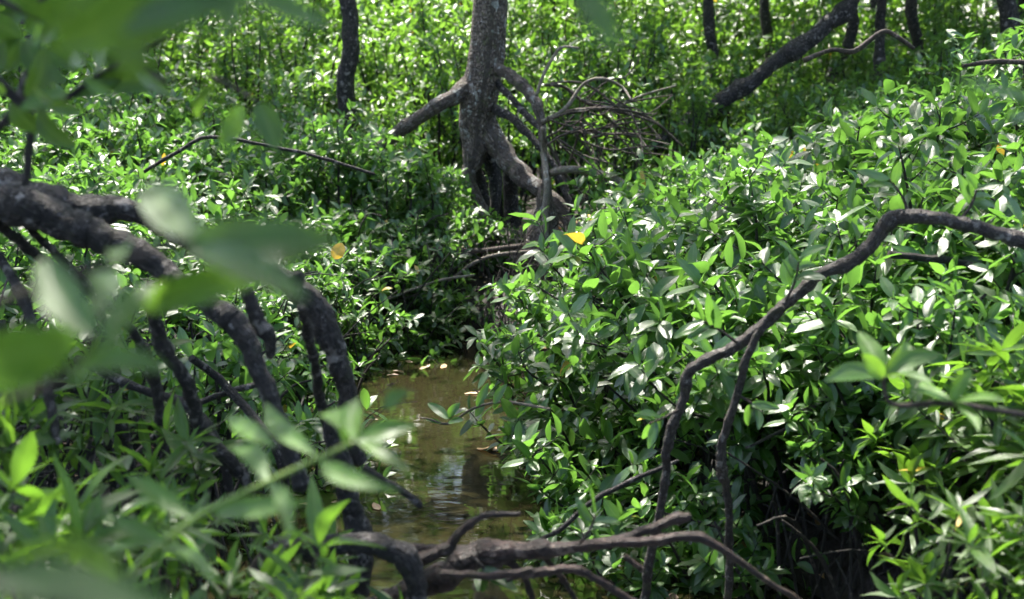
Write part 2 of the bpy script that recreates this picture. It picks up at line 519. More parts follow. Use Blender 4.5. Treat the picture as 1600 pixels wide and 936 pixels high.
def make_shrub_data(seed, H, spread, nst, L, W, kind='broad', bare=.3, twig_gap=.055, lean=(0, 0), per=5, ns=4, nc=3, young=.5):
    rg = np.random.default_rng(seed)
    O, D, N, LL, WW, AG = [], [], [], [], [], []
    stems = []; twigs = []
    for s in range(nst):
        az = 2 * np.pi * (s + rg.uniform(-.35, .35)) / nst
        rr = spread * rg.uniform(.25, 1.0)
        h = H * rg.uniform(.72, 1.0) * (1 - .25 * (rr / spread) ** 2)
        b = np.array([np.cos(az), np.sin(az), 0]) * rg.uniform(.02, .12)
        tip = np.array([np.cos(az) * rr + lean[0], np.sin(az) * rr + lean[1], h])
        mid = (b + tip) / 2 + np.array([rg.normal(0, .04), rg.normal(0, .04), rg.uniform(.0, .12) * H])
        P = [b - UP * .15, b, b * .75 + mid * .25 + rg.normal(0, .015, 3), mid, mid * .5 + tip * .5 + rg.normal(0, .02, 3), tip]
        r0 = .006 + .006 * H
        stems.append((P, [r0 * 1.2, r0, r0 * .85, r0 * .65, r0 * .4, .002]))
        # walk along the stem
        ts = np.linspace(0, 1, 40); ts = ts[ts > .0]
        Pp = np.array(P[1:]); seg = np.linspace(0, 1, len(Pp))
        C = np.stack([np.interp(ts, seg, Pp[:, k]) for k in range(3)], 1)
        Ln = np.linalg.norm(np.diff(C, axis=0), axis=1).sum()
        t = bare + rg.uniform(0, .05)
        ph = rg.uniform(0, 6.28)
        ends = []
        while t < .97:
            p = np.array([np.interp(t, seg, Pp[:, k]) for k in range(3)])
            ph += 2.4
            out = np.array([np.cos(ph), np.sin(ph), 0])
            dr = norm(out + UP * rg.uniform(.1, 1.0) + rg.normal(0, .15, 3))
            tl = rg.uniform(.06, .2) * (1.25 - t * .6) * (L / .085)
            e = p + dr * tl + UP * .02
            if tl > .07: twigs.append(([p, (p + e) / 2 - UP * .006, e], [.0026, .002, .0012]))
            ends.append((p, e, dr, tl))
            t += twig_gap / Ln * rg.uniform(.7, 1.4)
        ends.append((P[-2], P[-1], norm(P[-1] - P[-2] + UP * .1), .09))
        for (p, e, dr, tl) in ends:
            yo = rg.uniform(0, 1) * young
            a1 = norm(np.cross(dr, UP + rg.normal(0, .1, 3))); a2 = np.cross(dr, a1)
            # rosette at the tip
            k = rg.integers(per - 1, per + 2)
            p0 = rg.uniform(0, 6.28)
            for i in range(k):
                an = p0 + i * 2.4
                rad = np.cos(an) * a1 + np.sin(an) * a2
                el = rg.uniform(.25, .9)
                d = norm(rad + dr * el + UP * rg.uniform(-.1, .25))
                O.append(e - dr * rg.uniform(0, .02)); D.append(d)
                N.append(UP * .9 + dr * .5 - rad * .15 + rg.normal(0, .33, 3))
                f = rg.uniform(.55, 1.15) * (1 if i > 1 else .6)
                LL.append(L * f); WW.append(W * f * rg.uniform(.85, 1.1)); AG.append(min(1, yo + (.25 if i < 2 else 0)))
            nn = int(tl / .035)
            for i in range(nn):
                q = p + (e - p) * (i + .6) / (nn + .6)
                for sg in (1, -1):
                    an = i * 1.57 + p0
                    rad = (np.cos(an) * a1 + np.sin(an) * a2) * sg
                    O.append(q); D.append(norm(rad + dr * .4 + rg.normal(0, .15, 3)))
                    N.append(UP + rg.normal(0, .35, 3))
                    f = rg.uniform(.6, 1.0)
                    LL.append(L * f); WW.append(W * f); AG.append(yo * .4)
    O = np.array(O); D = np.array(D); N = np.array(N)
    V, Fc, T = leaves(O, D, N, np.array(LL), np.array(WW), rg, np.array(AG), kind, ns, nc)
    return stems, twigs, V, Fc, T


def make_proto(name, seed, H, spread, nst, L, W, mat, **kw):
    kind = kw.get('kind', 'broad')
    stems, twigs, V, Fc, T = make_shrub_data(seed, H, spread, nst, L, W, **kw)
    parts = [('foliage', np_mesh('foliage', V, Fc, mat, T))]
    k = 0
    groups = [[] for _ in range(min(nst, 4))]
    for i, (P, R) in enumerate(stems):
        groups[i % len(groups)].append(tube(P, R, 6, .1, 4, seed + i))
    for i, (P, R) in enumerate(twigs):
        groups[i % len(groups)].append(tube(P, R, 4, 0, 2, i))
    for g in groups:
        V, Fc, C = join_tubes(g)
        parts.append(('stem', np_mesh('stem', V, Fc, M_STEM, C)))
    return dict(name=name, H=H, parts=parts)


def put(proto, x, y, H, rot, label, cat, group, name=None, z=None, tilt=(0, 0), wide=1.0):
    t = empty(name or proto['name'], (x, y, gz(x, y) if z is None else z), label, cat, group)
    s = H / proto['H']
    t.rotation_euler = (tilt[0], tilt[1], rot)
    t.scale = (s * wide, s * wide, s)
    for n, me in proto['parts']:
        o = bpy.data.objects.new(n, me)
        link(o, t)
    return t


PR = {}
PR['low'] = [make_proto('mangrove_shrub', 10 + i, .62, .34, 6, .086, .034, M_LEAF, bare=.15) for i in range(3)]
PR['mid'] = [make_proto('mangrove_shrub', 20 + i, 1.0, .40, 8, .093, .037, M_LEAF, bare=.33, twig_gap=.05) for i in range(4)]
PR['tall'] = [make_proto('mangrove_shrub', 30 + i, 1.55, .46, 9, .096, .038, M_LEAF, bare=.36, twig_gap=.07) for i in range(4)]
PR['sapling'] = [make_proto('mangrove_sapling', 40 + i, 2.4, .62, 9, .105, .042, M_BRIGHT, bare=.25, twig_gap=.085, ns=3) for i in range(3)]
PR['backtall'] = [make_proto('mangrove_shrub', 130 + i, 1.55, .46, 9, .096, .038, M_BRIGHT, bare=.25, twig_gap=.075) for i in range(3)]  # tall shrub form again, background brightness put into its leaf colour
PR['narrow'] = [make_proto('narrow_leaved_shrub', 50 + i, .9, .28, 5, .105, .023, M_NARROW, kind='narrow', bare=.45, twig_gap=.06, per=7, ns=5) for i in range(3)]
PR['shoot'] = [make_proto('narrow_leaved_shoot', 57 + i, .9, .2, 3, .13, .033, M_NARROW, kind='narrow', bare=.45, twig_gap=.10, per=7, ns=7, nc=5) for i in range(3)]
PR['cover'] = [make_proto('mangrove_shrub', 90 + i, .5, .38, 7, .088, .034, M_LEAF, bare=.04, twig_gap=.06) for i in range(3)]
PR['over'] = [make_proto('mangrove_shrub', 60 + i, .62, .38, 8, .090, .036, M_LEAF, bare=.3, lean=(-.28, -.08)) for i in range(3)]

rnd = random.Random(7)


def proj(x, y, z):
    dx, dy, dz = x, y, z - CAMZ
    f = dy * cp - dz * sp; u = dy * sp + dz * cp
    return 800 + F * dx / f, 468 - F * u / f


def scatter(n, region, mind, taken, tries=6000):
    x0, x1, y0, y1 = region[:4]
    ok = region[4] if len(region) > 4 else (lambda x, y: True)
    res = []
    for _ in range(tries):
        if len(res) >= n: break
        x, y = rnd.uniform(x0, x1), rnd.uniform(y0, y1)
        if not ok(x, y): continue
        if all((x - a) ** 2 + (y - b) ** 2 > mind ** 2 for a, b in taken):
            res.append((x, y)); taken.append((x, y))
    return res


taken = []


def shrub_at(x, y, H, label, group, kinds=None):
    if kinds is None:
        kinds = 'low' if H < .78 else 'mid' if H < 1.25 else 'tall' if H < 1.95 else 'sapling'
    p = rnd.choice(PR[kinds])
    cat = {'sapling': 'sapling', 'narrow': 'shrub'}.get(kinds, 'shrub')
    return put(p, x, y, H, rnd.uniform(0, 6.28), label, cat, group, tilt=(rnd.gauss(0, .07), rnd.gauss(0, .07)))


# --- right bank thicket
TOPX = [780, 850, 950, 1000, 1100, 1200, 1300, 1400, 1480, 1650, 2200]
TOPY = [430, 400, 290, 250, 205, 165, 140, 90, 30, -10, -40]


def right_ok(x, y):
    cx, hw = creek(y)
    px = 800 + F * x / y
    if px > 2050: return False
    if x < cx + hw + (.12 if y < 5.5 else .3): return False
    if (x - TREE[0] - .45) ** 2 + ((y - 8.0) / 1.3) ** 2 < .62 ** 2: return False
    if y > 7.4 and x < .9: return False
    return True


for x, y in scatter(110, (.1, 3.9, 3.3, 9.3, right_ok), .36, taken):
    px = 800 + F * x / y
    top = np.interp(px, TOPX, TOPY)
    z = CAMZ - (top - 142) / F * y
    g = gz(x, y)
    H = (z - g) * rnd.uniform(.7, 1.08)
    edge = float(x - creek(y)[0] - creek(y)[1])
    H = min(H, .55 + edge * .75) if edge < 1 else H
    if y < 4.2: H = min(H, .95)
    H = max(.42, H)
    if px > 1350 and y < 5:
        lab, grp = 'leafy shrub with glossy oval leaves at the right edge of the thicket', 'shrubs at the right edge of the thicket'
    elif edge < .45:
        lab, grp = 'low sunlit shrub of glossy leaves on the right margin of the creek', 'low shrubs on the right creek margin'
    elif px < 1150:
        lab, grp = 'sunlit glossy shrub in the thicket between creek and grey arching branch', 'shrubs between creek and arching branch'
    elif y > 6.2:
        lab, grp = 'bright green shrub at the back of the right thicket before the dark woods', 'shrubs at the back of the right thicket'
    else:
        lab, grp = 'shrub of glossy oval leaves in the thicket behind the grey arching branch', 'shrubs behind the arching branch'
    shrub_at(x, y, H, lab, grp)
# overhanging ones
for i, (x, y, H) in enumerate([(.40, 4.25, .58), (.36, 4.7, .6), (.34, 5.15, .6), (.34, 5.7, .56), (.34, 6.3, .5), (.46, 3.8, .52), (.66, 4.5, .72), (.66, 5.3, .74)]):
    put(PR['over'][i % 3], x, y, H, rnd.uniform(-.4, .4), 'glossy shrub leaning out over the brown water from the right bank', 'shrub', 'shrubs leaning over the water')


# --- left far bank
def left_ok(x, y):
    cx, hw = creek(y)
    if y < 7.6 and x > cx - hw - .06: return False
    if y < 7.9 and x > -.42: return False
    if y < 6.7 and x > -.8: return False
    if y < 4.9 + max(0, (x + 2.3)) * .95: return False
    if (x - TREE[0] - .3) ** 2 + ((y - 8.1) / 1.1) ** 2 < .6 ** 2: return False
    if 800 + F * x / y < -330: return False
    return True


for x, y in scatter(125, (-5.2, -.30, 4.9, 9.6, left_ok), .38, taken):
    px = 800 + F * x / y
    top = np.interp(px, [0, 150, 350, 500, 620, 700], [110, 130, 170, 210, 290, 330]) + (9.6 - y) * 28 - (rnd.uniform(10, 90) if y > 7.6 else 0)
    z = CAMZ - (top - 142) / F * y
    H = max(.42, (z - gz(x, y)) * rnd.uniform(.75, 1.0))
    if x > -1.1 and y < 8.3: H = min(H, rnd.uniform(.42, .56))
    if y < 6.3: H = min(H, rnd.uniform(.5, .75))
    front = (y < 7.6 and x > -1.9)
    if front:
        lab, grp = 'low green shrub at the muddy end of the creek left of the big trunk', 'low shrubs at the end of the creek'
    elif px > 520:
        lab, grp = 'bushy shrub growing beside the left prop root of the big trunk', 'shrubs beside the left prop root'
    else:
        lab, grp = 'sunlit glossy shrub on the left bank behind the thick dark root', 'shrubs on the left bank'
    shrub_at(x, y, H, lab, grp)


for (x, y, H) in [(-.62, 6.75, .42), (-.85, 6.5, .42), (-1.1, 6.25, .45), (-1.35, 6.0, .45), (-1.6, 5.75, .42), (-.5, 7.1, .42), (-.9, 6.95, .5), (-1.25, 6.6, .5), (-1.65, 6.2, .5), (-2.0, 5.6, .45), (-.72, 7.4, .46), (-.5, 7.65, .42), (-2.2, 5.1, .45), (-1.9, 5.2, .4), (-.45, 7.4, .36), (-.75, 7.8, .46), (-1.1, 7.3, .52), (-1.5, 5.2, .4), (-1.75, 4.7, .42), (-1.25, 5.5, .4), (-1.05, 5.8, .38), (-1.5, 4.3, .36), (-1.15, 4.8, .34), (-.5, 8.0, .42), (-.15, 7.95, .34), (.25, 7.75, .3)]:
    put(rnd.choice(PR['cover']), x, y, H, rnd.uniform(0, 6.28), 'dense low shrub hanging over the left mud edge where the creek ends', 'shrub', 'dense low shrubs along the left mud edge', wide=1.15)


for (x, y, H) in [(-.66, 7.95, .8), (-.95, 8.05, .9), (-.48, 8.15, .62)]:
    put(rnd.choice(PR['mid']), x, y, H, rnd.uniform(0, 6.28), 'leafy shrub covering the foot of the left prop root', 'shrub', 'shrubs covering the left prop root')


for (x, y, H) in [(-.75, 4.6, .5), (-.8, 5.2, .55), (-.62, 3.9, .4), (-.95, 4.2, .55)]:
    put(rnd.choice(PR['cover']), x, y, H, rnd.uniform(0, 6.28), 'shaded low shrub on the left mud edge behind the dark root legs', 'shrub', 'shaded shrubs behind the root legs')


for (x, y, H) in [(.78, 3.9, .62), (.98, 4.0, .7), (.62, 3.65, .5), (1.15, 3.75, .66), (.95, 3.45, .42), (1.2, 3.5, .5), (1.4, 3.7, .6)]:
    put(rnd.choice(PR['over']), x, y, H, rnd.uniform(-.5, .5), 'shaded shrub between the two legs of the arching branch and the dark hollow', 'shrub', 'shrubs beside the dark hollow')


# --- behind the tree
def back_ok(x, y):
    px = 800 + F * x / y
    return -250 < px < 1900


for x, y in scatter(135, (-6.5, 7.2, 9.5, 17, back_ok), .62, taken):
    px = 800 + F * x / y
    top = np.interp(y, [9.4, 11, 12.5, 14.5], [110, 10, -50, -110])
    if px > 1050: top += 40
    z = CAMZ - (top - 142) / F * y
    H = min(2.9, max(.8, (z - gz(x, y)) * rnd.uniform(.68, 1.15)))
    if px < 600: lab, grp = 'yellow green sunlit shrub far back on the left bank', 'shrubs far back on the left'
    elif px < 900: lab, grp = 'backlit bright green shrub standing behind the big mangrove trunk', 'shrubs behind the big trunk'
    else: lab, grp = 'bright shrub behind the tangle of bare branches in front of dark woods', 'shrubs behind the bare tangle'
    shrub_at(x, y, H, lab, grp, 'sapling' if H > 1.9 else 'backtall')

# ------------------------------------------------------------------ main mangrove tree
tree = empty('mangrove_tree', (TREE[0], TREE[1], gz(*TREE)), 'big grey mangrove trunk standing on prop roots at the end of the creek', 'tree')


def under(root, o):
    """parent keeping the place of geometry written in world coordinates"""
    o.parent = root
    o.matrix_parent_inverse = Matrix.Translation(-root.location)
    return o


YT = 8.4
tr = ptube('trunk', [(776, -900, 15), (775, -500, 20), (772, -200, 25), (770, -60, 27), (765, 40, 28), (759, 100, 29), (750, 150, 30), (744, 195, 27), (742, 235, 20), (740, 262, 12)],
           YT, M_TRUNK, knob=.06, seg=28, res=9, seed=1)
under(tree, tr)
roots = [
    [(738, 128, 16, 8.4), (722, 140, 15, 8.35), (690, 160, 12, 8.3), (655, 184, 11, 8.3), (615, 215, 10, 8.4), (570, 270, 9, 8.5), (555, 340, 9, 8.5)],
    [(745, 190, 20, 8.4), (738, 235, 17, 8.35), (735, 275, 12, 8.3), (745, 310, 10, 8.25), (762, 345, 9, 8.2), (765, 380, 9, 8.15)],
    [(752, 180, 18, 8.4), (775, 225, 17, 8.35), (800, 258, 15, 8.25), (830, 285, 13, 8.1), (862, 310, 12, 8.0), (885, 345, 11, 7.9), (900, 385, 11, 7.8)],
    [(772, 108, 8, 8.35), (790, 112, 9, 8.25), (815, 132, 8, 8.15), (838, 165, 8, 8.05), (848, 200, 7, 8.0), (850, 250, 6, 7.9), (854, 300, 7, 7.85), (852, 350, 9, 7.8)],
    [(775, 125, 6, 8.35), (800, 155, 5, 8.2), (828, 185, 5, 8.1), (846, 200, 5, 8.0)],
    [(770, 168, 8, 8.35), (800, 185, 7, 8.2), (830, 215, 6, 8.1), (868, 262, 5, 8.0), (890, 320, 5, 7.9)],
    [(740, 225, 14, 8.4), (742, 260, 11, 8.5), (752, 300, 11, 8.55), (758, 350, 10, 8.55), (760, 385, 10, 8.5)],
    [(765, 215, 14, 8.45), (790, 250, 14, 8.6), (800, 300, 12, 8.7), (800, 370, 11, 8.7)],
    [(748, 215, 10, 8.45), (770, 260, 9, 8.45), (775, 310, 8, 8.4), (768, 360, 8, 8.35)],
]
for i, r in enumerate(roots):
    o = ptube('prop_root', r, YT, M_TRUNK if i < 4 else M_ROOT, knob=.12, seg=14, res=6, seed=11 + i)
    under(tree, o)


# crown far above the frame: it throws the dapple and stands in the water's reflection
def crown_mesh(seed, R, H, nclump, per, L, mat, limbs):
    rg = np.random.default_rng(seed)
    O, D, N, A, LL = [], [], [], [], []
    cen = []
    for i in range(nclump):
        v = rg.normal(size=3); v /= np.linalg.norm(v); rr = rg.uniform(.35, 1) ** .6
        c = np.array([v[0] * R, v[1] * R, v[2] * H]) * rr
        cen.append(c)
    cen = np.array(cen)
    for c in cen:
        rc = rg.uniform(.16, .34) * R * .55
        k = int(per * rg.uniform(.6, 1.3))
        P = rg.normal(size=(k, 3)) * np.array([rc, rc, rc * .55]) * .6
        out = norm(P + rg.normal(0, .3 * rc, (k, 3)) + norm(c) * .2)
        O.append(c + P); D.append(norm(out * np.array([1, 1, .5]) + np.array([0, 0, -.1])))
        N.append(UP + rg.normal(0, .45, (k, 3))); A.append(np.full(k, rg.uniform(0, .6)) * rg.uniform(0, 1, k))
        LL.append(rg.uniform(.7, 1.15, k) * L)
    O = np.concatenate(O); D = np.concatenate(D); N = np.concatenate(N); A = np.concatenate(A); LL = np.concatenate(LL)
    V, Fc, T = leaves(O, D, N, LL, LL * .42, rg, A, 'broad', 2, 3)
    me = np_mesh('crown', V, Fc, mat, T)
    tubes = []
    for c in cen[:limbs]:
        b = np.array([0, 0, -H * 1.05]) + np.array([rg.normal(0, .03), rg.normal(0, .03), rg.uniform(0, .8) * H])
        m = b * .5 + c * .5 + rg.normal(0, .06 * R, 3)
        tubes.append(tube([b, m, c], [.028 * R, .017 * R, .006 * R], 6, .15, 4, int(rg.integers(99))))
    V, Fc, C = join_tubes(tubes)
    return me, np_mesh('limb', V, Fc, M_ROOT, C)


CROWNS = [crown_mesh(70 + i, 1.5, 1.0, 46, 75, .105, M_TREELEAF, 16) for i in range(3)]


def crown_on(root, c, loc, s=1.0, rot=0.0):
    for n, me in (('crown', CROWNS[c][0]), ('limb', CROWNS[c][1])):
        o = bpy.data.objects.new(n, me); link(o)
        o.parent = root
        o.location = Vector(loc) - root.location
        o.scale = (s, s, s); o.rotation_euler = (0, 0, rot)


crown_on(tree, 0, (at(776, -900, 8.4).x, 8.4, 7.0), .9)


def big_tree(x, y, h, r, crowns, label, group, lean=(0, 0), mat=M_ROOT, seed=0):
    g = gz(x, y)
    t = empty('mangrove_tree', (x, y, g), label, 'tree', group)
    rg = random.Random(seed)
    pts = [Vector((x, y, g - .15))]
    n = 6
    for i in range(1, n + 1):
        k = i / n
        pts.append(Vector((x + lean[0] * k + rg.gauss(0, .05), y + lean[1] * k + rg.gauss(0, .05), g + h * k)))
    rad = [r * 1.5] + [r * (1 - .6 * (i / n)) for i in range(1, n + 1)]
    under(t, tube_obj('trunk', pts, rad, mat, None, 14, .1, 6, seed))
    for i in range(4):
        a = rg.uniform(0, 6.28); d = rg.uniform(.35, .7) * (r / .08) ** .5
        hh = rg.uniform(.3, .8)
        b = Vector((x, y, g + hh)) + Vector((lean[0], lean[1], 0)) * hh / h
        e = Vector((x + math.cos(a) * d, y + math.sin(a) * d, 0)); e.z = gz(e.x, e.y) - .05
        m = Vector(((b.x + e.x * 2) / 3, (b.y + e.y * 2) / 3, g + hh * .75))
        under(t, tube_obj('prop_root', [b, m, e], [r * .5, r * .4, r * .3], mat, None, 8, .12, 6, seed + i))
    top = pts[-1]
    for (c, dx, dy, dz, s) in crowns:
        crown_on(t, c, (top.x + dx, top.y + dy, top.z + dz), s, rg.uniform(0, 6.28))
    return t


# unseen trees added beside the frame so their crowns shade the foreground
big_tree(2.6, 5.3, 3.3, .09, [(1, -.3, .2, .8, 1.0), (2, -1.5, -1.3, .5, .75), (0, .9, .5, 1.3, 1.0)], 'unseen mangrove tree added to shade the right thicket from above', 'unseen trees added for shade', seed=3)
big_tree(-2.9, 4.6, 3.0, .09, [(0, .5, .2, .8, 1.0), (2, 1.3, -.6, 1.2, .9), (1, 1.2, 1.3, .9, .95), (2, -.3, 1.4, 1.5, .8)], 'unseen mangrove tree added to shade the left foreground roots from above', 'unseen trees added for shade', seed=4)

big_tree(-2.1, .9, 2.6, .09, [(1, .6, .5, .8, .95), (2, 1.5, -.2, 1.1, .9), (0, .9, 1.6, 1.3, .8)], 'unseen mangrove tree added left of the viewer to shade the near leaves', 'unseen trees added for shade', seed=6)

# far woods
k = 0
for (px, y, h, r, dense, nm) in [(1115, 12.5, 4.5, .06, 2, 'r'), (1275, 13.5, 4.8, .065, 2, 'r'), (1350, 12.2, 4.2, .05, 2, 'r'), (1440, 14, 4.6, .07, 2, 'r'), (1195, 15.5, 5, .07, 2, 'r'),
                             (1560, 12.5, 4.4, .1, 2, 'r'), (1700, 14, 4.6, .12, 3, 'r'), (540, 11.2, 4.2, .09, 1, 'l'), (250, 14, 4.6, .1, 1, 'l'), (60, 12, 4.4, .11, 1, 'l'),
                             (-150, 13.5, 4.6, .1, 2, 'l'), (420, 21, 5, .12, 2, 'm'), (640, 22, 5.2, .12, 2, 'm'), (860, 21, 5.2, .12, 2, 'm'), (1000, 22, 4.8, .1, 2, 'm'),
                             (120, 21, 5, .12, 2, 'm'), (1350, 18, 5.2, .12, 3, 'r'), (1600, 18, 5.2, .12, 3, 'r')]:
    x = (px - 800) / F * y
    lab = {'r': 'dark slender trunk in the shaded woods behind the right thicket', 'l': 'dark slender trunk rising behind the left bank shrubs', 'm': 'tree in the far woods behind the backlit shrubs'}[nm]
    grp = {'r': 'trees in the shaded woods', 'l': 'trees behind the left bank', 'm': 'trees of the far woods'}[nm]
    cr = [((k + j) % 3, rnd.uniform(-1, 1) if j else 0, rnd.uniform(-.8, .8) if j else 0, ([.3, -.7, -1.3][j % 3] if nm == 'r' else [1.0, .6][j % 2]) + rnd.uniform(-.2, .2), rnd.uniform(.95, 1.3)) for j in range(dense)]
    big_tree(x, y, h, r, cr, lab, grp, lean=(rnd.uniform(-.5, .5), rnd.uniform(-.3, .3)), seed=100 + k)
    k += 1


# far-off wood: one mass of leaves closing the view
def far_wood():
    rg = np.random.default_rng(9)
    n = 130000
    ang = rg.uniform(-1.0, 1.0, n)
    R = rg.uniform(19.5, 24, n)
    x = np.sin(ang) * R; y = np.cos(ang) * R
    top = 8.8 + .9 * np.sin(ang * 9) + .6 * np.sin(ang * 23 + 1)
    z = rg.uniform(0, 1, n) ** 1.4 * top
    P = np.stack([x, y, z], 1)
    ok = (NZ(P, .9) > -.25 + .06 * (z - 3)) | (z < 3)
    P = P[ok]; n = len(P)
    D = norm(rg.normal(size=(n, 3)) * np.array([1, 1, .5])); N = UP * 1.0 + rg.normal(0, .5, (n, 3))
    L = rg.uniform(.16, .30, n)
    V, Fc, T = leaves(P, D, N, L, L * .45, rg, rg.uniform(0, .5, n), 'broad', 2, 3)
    tag(np_obj('distant_woods', V, Fc, M_TREELEAF, None, T), 'mass of shaded foliage closing the view behind the mangroves', 'woods', kind='stuff')


far_wood()

# ------------------------------------------------------------------ tangle of bare branches right of the trunk
dead = empty('bare_bush', at(852, 372, 7.8), 'tangle of thin bare arching branches right of the big trunk', 'bush')
D_ = [
    [(846, 191, 4), (882, 171, 4), (912, 131, 3.2), (942, 123, 3), (972, 136, 2.5), (986, 156, 2)],
    [(851, 133, 3), (882, 136, 3), (917, 161, 3.2), (982, 173, 3), (1017, 186, 3), (1066, 228, 2)],
    [(846, 193, 4), (892, 173, 3.4), (947, 171, 3), (1022, 191, 2.5), (1050, 215, 2)],
    [(900, 172, 3), (962, 166, 2.6), (1007, 148, 2.2), (1056, 134, 1.6)],
    [(912, 172, 2.4), (902, 216, 2.2), (887, 263, 2)],
    [(844, 220, 2.6), (875, 203, 2.4), (897, 180, 2)],
    [(838, 150, 3.4), (848, 120, 3.2), (864, 90, 3), (878, 74, 2.6), (904, 75, 2)],
    [(935, 172, 2.4), (965, 198, 2.2), (990, 222, 2)],
    [(850, 215, 3), (872, 252, 3), (890, 300, 2.6), (912, 322, 2.2)],
    [(858, 272, 6), (880, 265, 7), (925, 268, 7), (962, 280, 6.5), (985, 296, 6)],
    [(930, 200, 2), (935, 230, 2), (950, 258, 1.8)],
    [(900, 210, 2.4), (930, 250, 2.2), (955, 300, 2), (965, 340, 1.8)],
    [(880, 268, 3), (905, 300, 2.6), (925, 340, 2.4), (935, 375, 2)],
    [(985, 175, 2), (1000, 210, 1.8), (1005, 250, 1.5)],
    [(860, 130, 2.2), (900, 128, 2), (930, 140, 2), (975, 175, 1.8)],
    [(848, 200, 5), (850, 240, 5.5), (854, 285, 6), (852, 330, 7), (850, 376, 8)],
]
for i, s in enumerate(D_):
    s = [(a, b, c * .85) for a, b, c in s]
    under(dead, ptube('branch', s, 7.7, M_TWIG if i % 3 else M_PALE, knob=.06, seg=7, res=5, seed=200 + i, wob=.06, dy=rnd.uniform(-.3, .3)))
rg_ = random.Random(22)
for i in range(34):
    x0, y0 = rg_.uniform(850, 960), rg_.uniform(150, 230)
    ln = rg_.uniform(50, 160); a = rg_.uniform(-.7, 1.5)
    j_ = lambda: rg_.uniform(-9, 9)
    s = [(x0, y0, 1.7), (x0 + math.cos(a) * ln * .35 + j_(), y0 + math.sin(a) * ln * .3 + j_(), 1.5), (x0 + math.cos(a) * ln * .7 + j_(), y0 + math.sin(a) * ln * .68 + j_(), 1.3), (x0 + math.cos(a) * ln, y0 + math.sin(a) * ln, .9)]
    under(dead, ptube('branch', s, 7.7 + rg_.uniform(-.4, .3), M_TWIG, knob=.05, seg=5, res=4, seed=260 + i, wob=.1))
st = ptube('root_stump', [(853, 288, 7), (852, 318, 12), (850, 345, 19), (850, 368, 26), (850, 392, 32)], 7.65, M_TRUNK, knob=.16, seg=24, res=6, seed=5)
tag(st, 'conical grey root stump at the foot of the bare tangle', 'stump')

# ------------------------------------------------------------------ left foreground: thick root
big = empty('mangrove_root', at(120, 420, 2.5), 'thick dark bough of roots arching in from the left edge', 'root')
G = [
    [(-160, 300, 42), (-60, 300, 40), (0, 306, 40), (70, 318, 38), (130, 325, 28), (200, 325, 24), (255, 355, 22), (330, 395, 20), (425, 428, 20), (485, 468, 22), (512, 520, 22), (528, 565, 19), (545, 620, 17), (560, 720, 16)],
    [(20, 320, 36), (90, 345, 32), (160, 372, 26), (230, 400, 22), (300, 455, 21), (360, 500, 22), (395, 545, 21), (415, 600, 20), (440, 660, 18), (470, 760, 17)],
    [(-10, 345, 9), (60, 400, 10), (125, 442, 9), (205, 515, 10), (240, 590, 11), (255, 690, 10), (262, 800, 9)],
    [(-10, 385, 10), (28, 450, 10), (55, 520, 9), (75, 600, 9), (88, 690, 8)],
    [(40, 352, 8), (90, 400, 8), (140, 452, 8), (170, 520, 7)],
    [(238, 440, 14), (250, 530, 15), (295, 605, 14), (320, 680, 13), (385, 752, 12), (400, 850, 12)],
    [(385, 450, 12), (400, 500, 14), (420, 530, 12), (425, 560, 8)],
    [(470, 480, 9), (488, 550, 9), (500, 620, 9), (520, 720, 9)],
    [(445, 440, 9), (470, 430, 7), (455, 470, 7)],
]
for i, s in enumerate(G):
    under(big, ptube('root_limb', [(a_, b_, c_ * .84) for a_, b_, c_ in s], 2.45, M_ROOT, knob=.17, seg=18, res=7, seed=300 + i, dy=[.2, -.1, .3, -.2, .1, .2, 0, .3, 0][i]))
for i, q in enumerate([[(120, 560, 8), (200, 600, 8), (300, 640, 7), (350, 720, 7), (360, 820, 7)], [(-20, 640, 9), (80, 600, 8), (170, 640, 8), (210, 740, 8), (220, 860, 8)], [(150, 480, 7), (180, 580, 7), (170, 700, 8), (190, 820, 8)],
                       [(300, 560, 6), (350, 600, 7), (430, 700, 7), (450, 800, 7)], [(90, 770, 6), (200, 720, 6), (290, 640, 5), (400, 600, 5)], [(0, 500, 7), (40, 620, 7), (60, 760, 8), (40, 900, 8)], [(180, 820, 3), (280, 740, 4), (370, 690, 3)]]):
    under(big, ptube('root_limb', q, 3.0 + .12 * i, M_ROOT, knob=.17, seg=10, res=6, seed=310 + i, wob=.08))
tag(ptube('root_stilt', [(515, 640, 13), (525, 700, 17), (540, 740, 20), (552, 800, 20), (560, 870, 22), (556, 960, 24)], 2.6, M_ROOT, knob=.18, seg=16, res=6, seed=320),
    'knobbly upright dark root left of the green water', 'root')
tag(ptube('mangrove_root', [(400, 900, 16), (440, 865, 18), (520, 852, 18), (595, 853, 19), (636, 875, 19), (652, 925, 17), (655, 1000, 17)], 2.35, M_ROOT, knob=.14, seg=16, res=6, seed=321),
    'dark root bending down at the bottom edge left of fallen branches', 'root')
tag(ptube('dead_stick', [(566, 732, 8), (600, 750, 6), (630, 768, 6), (657, 790, 6)], 2.5, M_ROOT, knob=.1, seg=10, seed=322), 'short broken stick pointing down over the green water', 'stick')

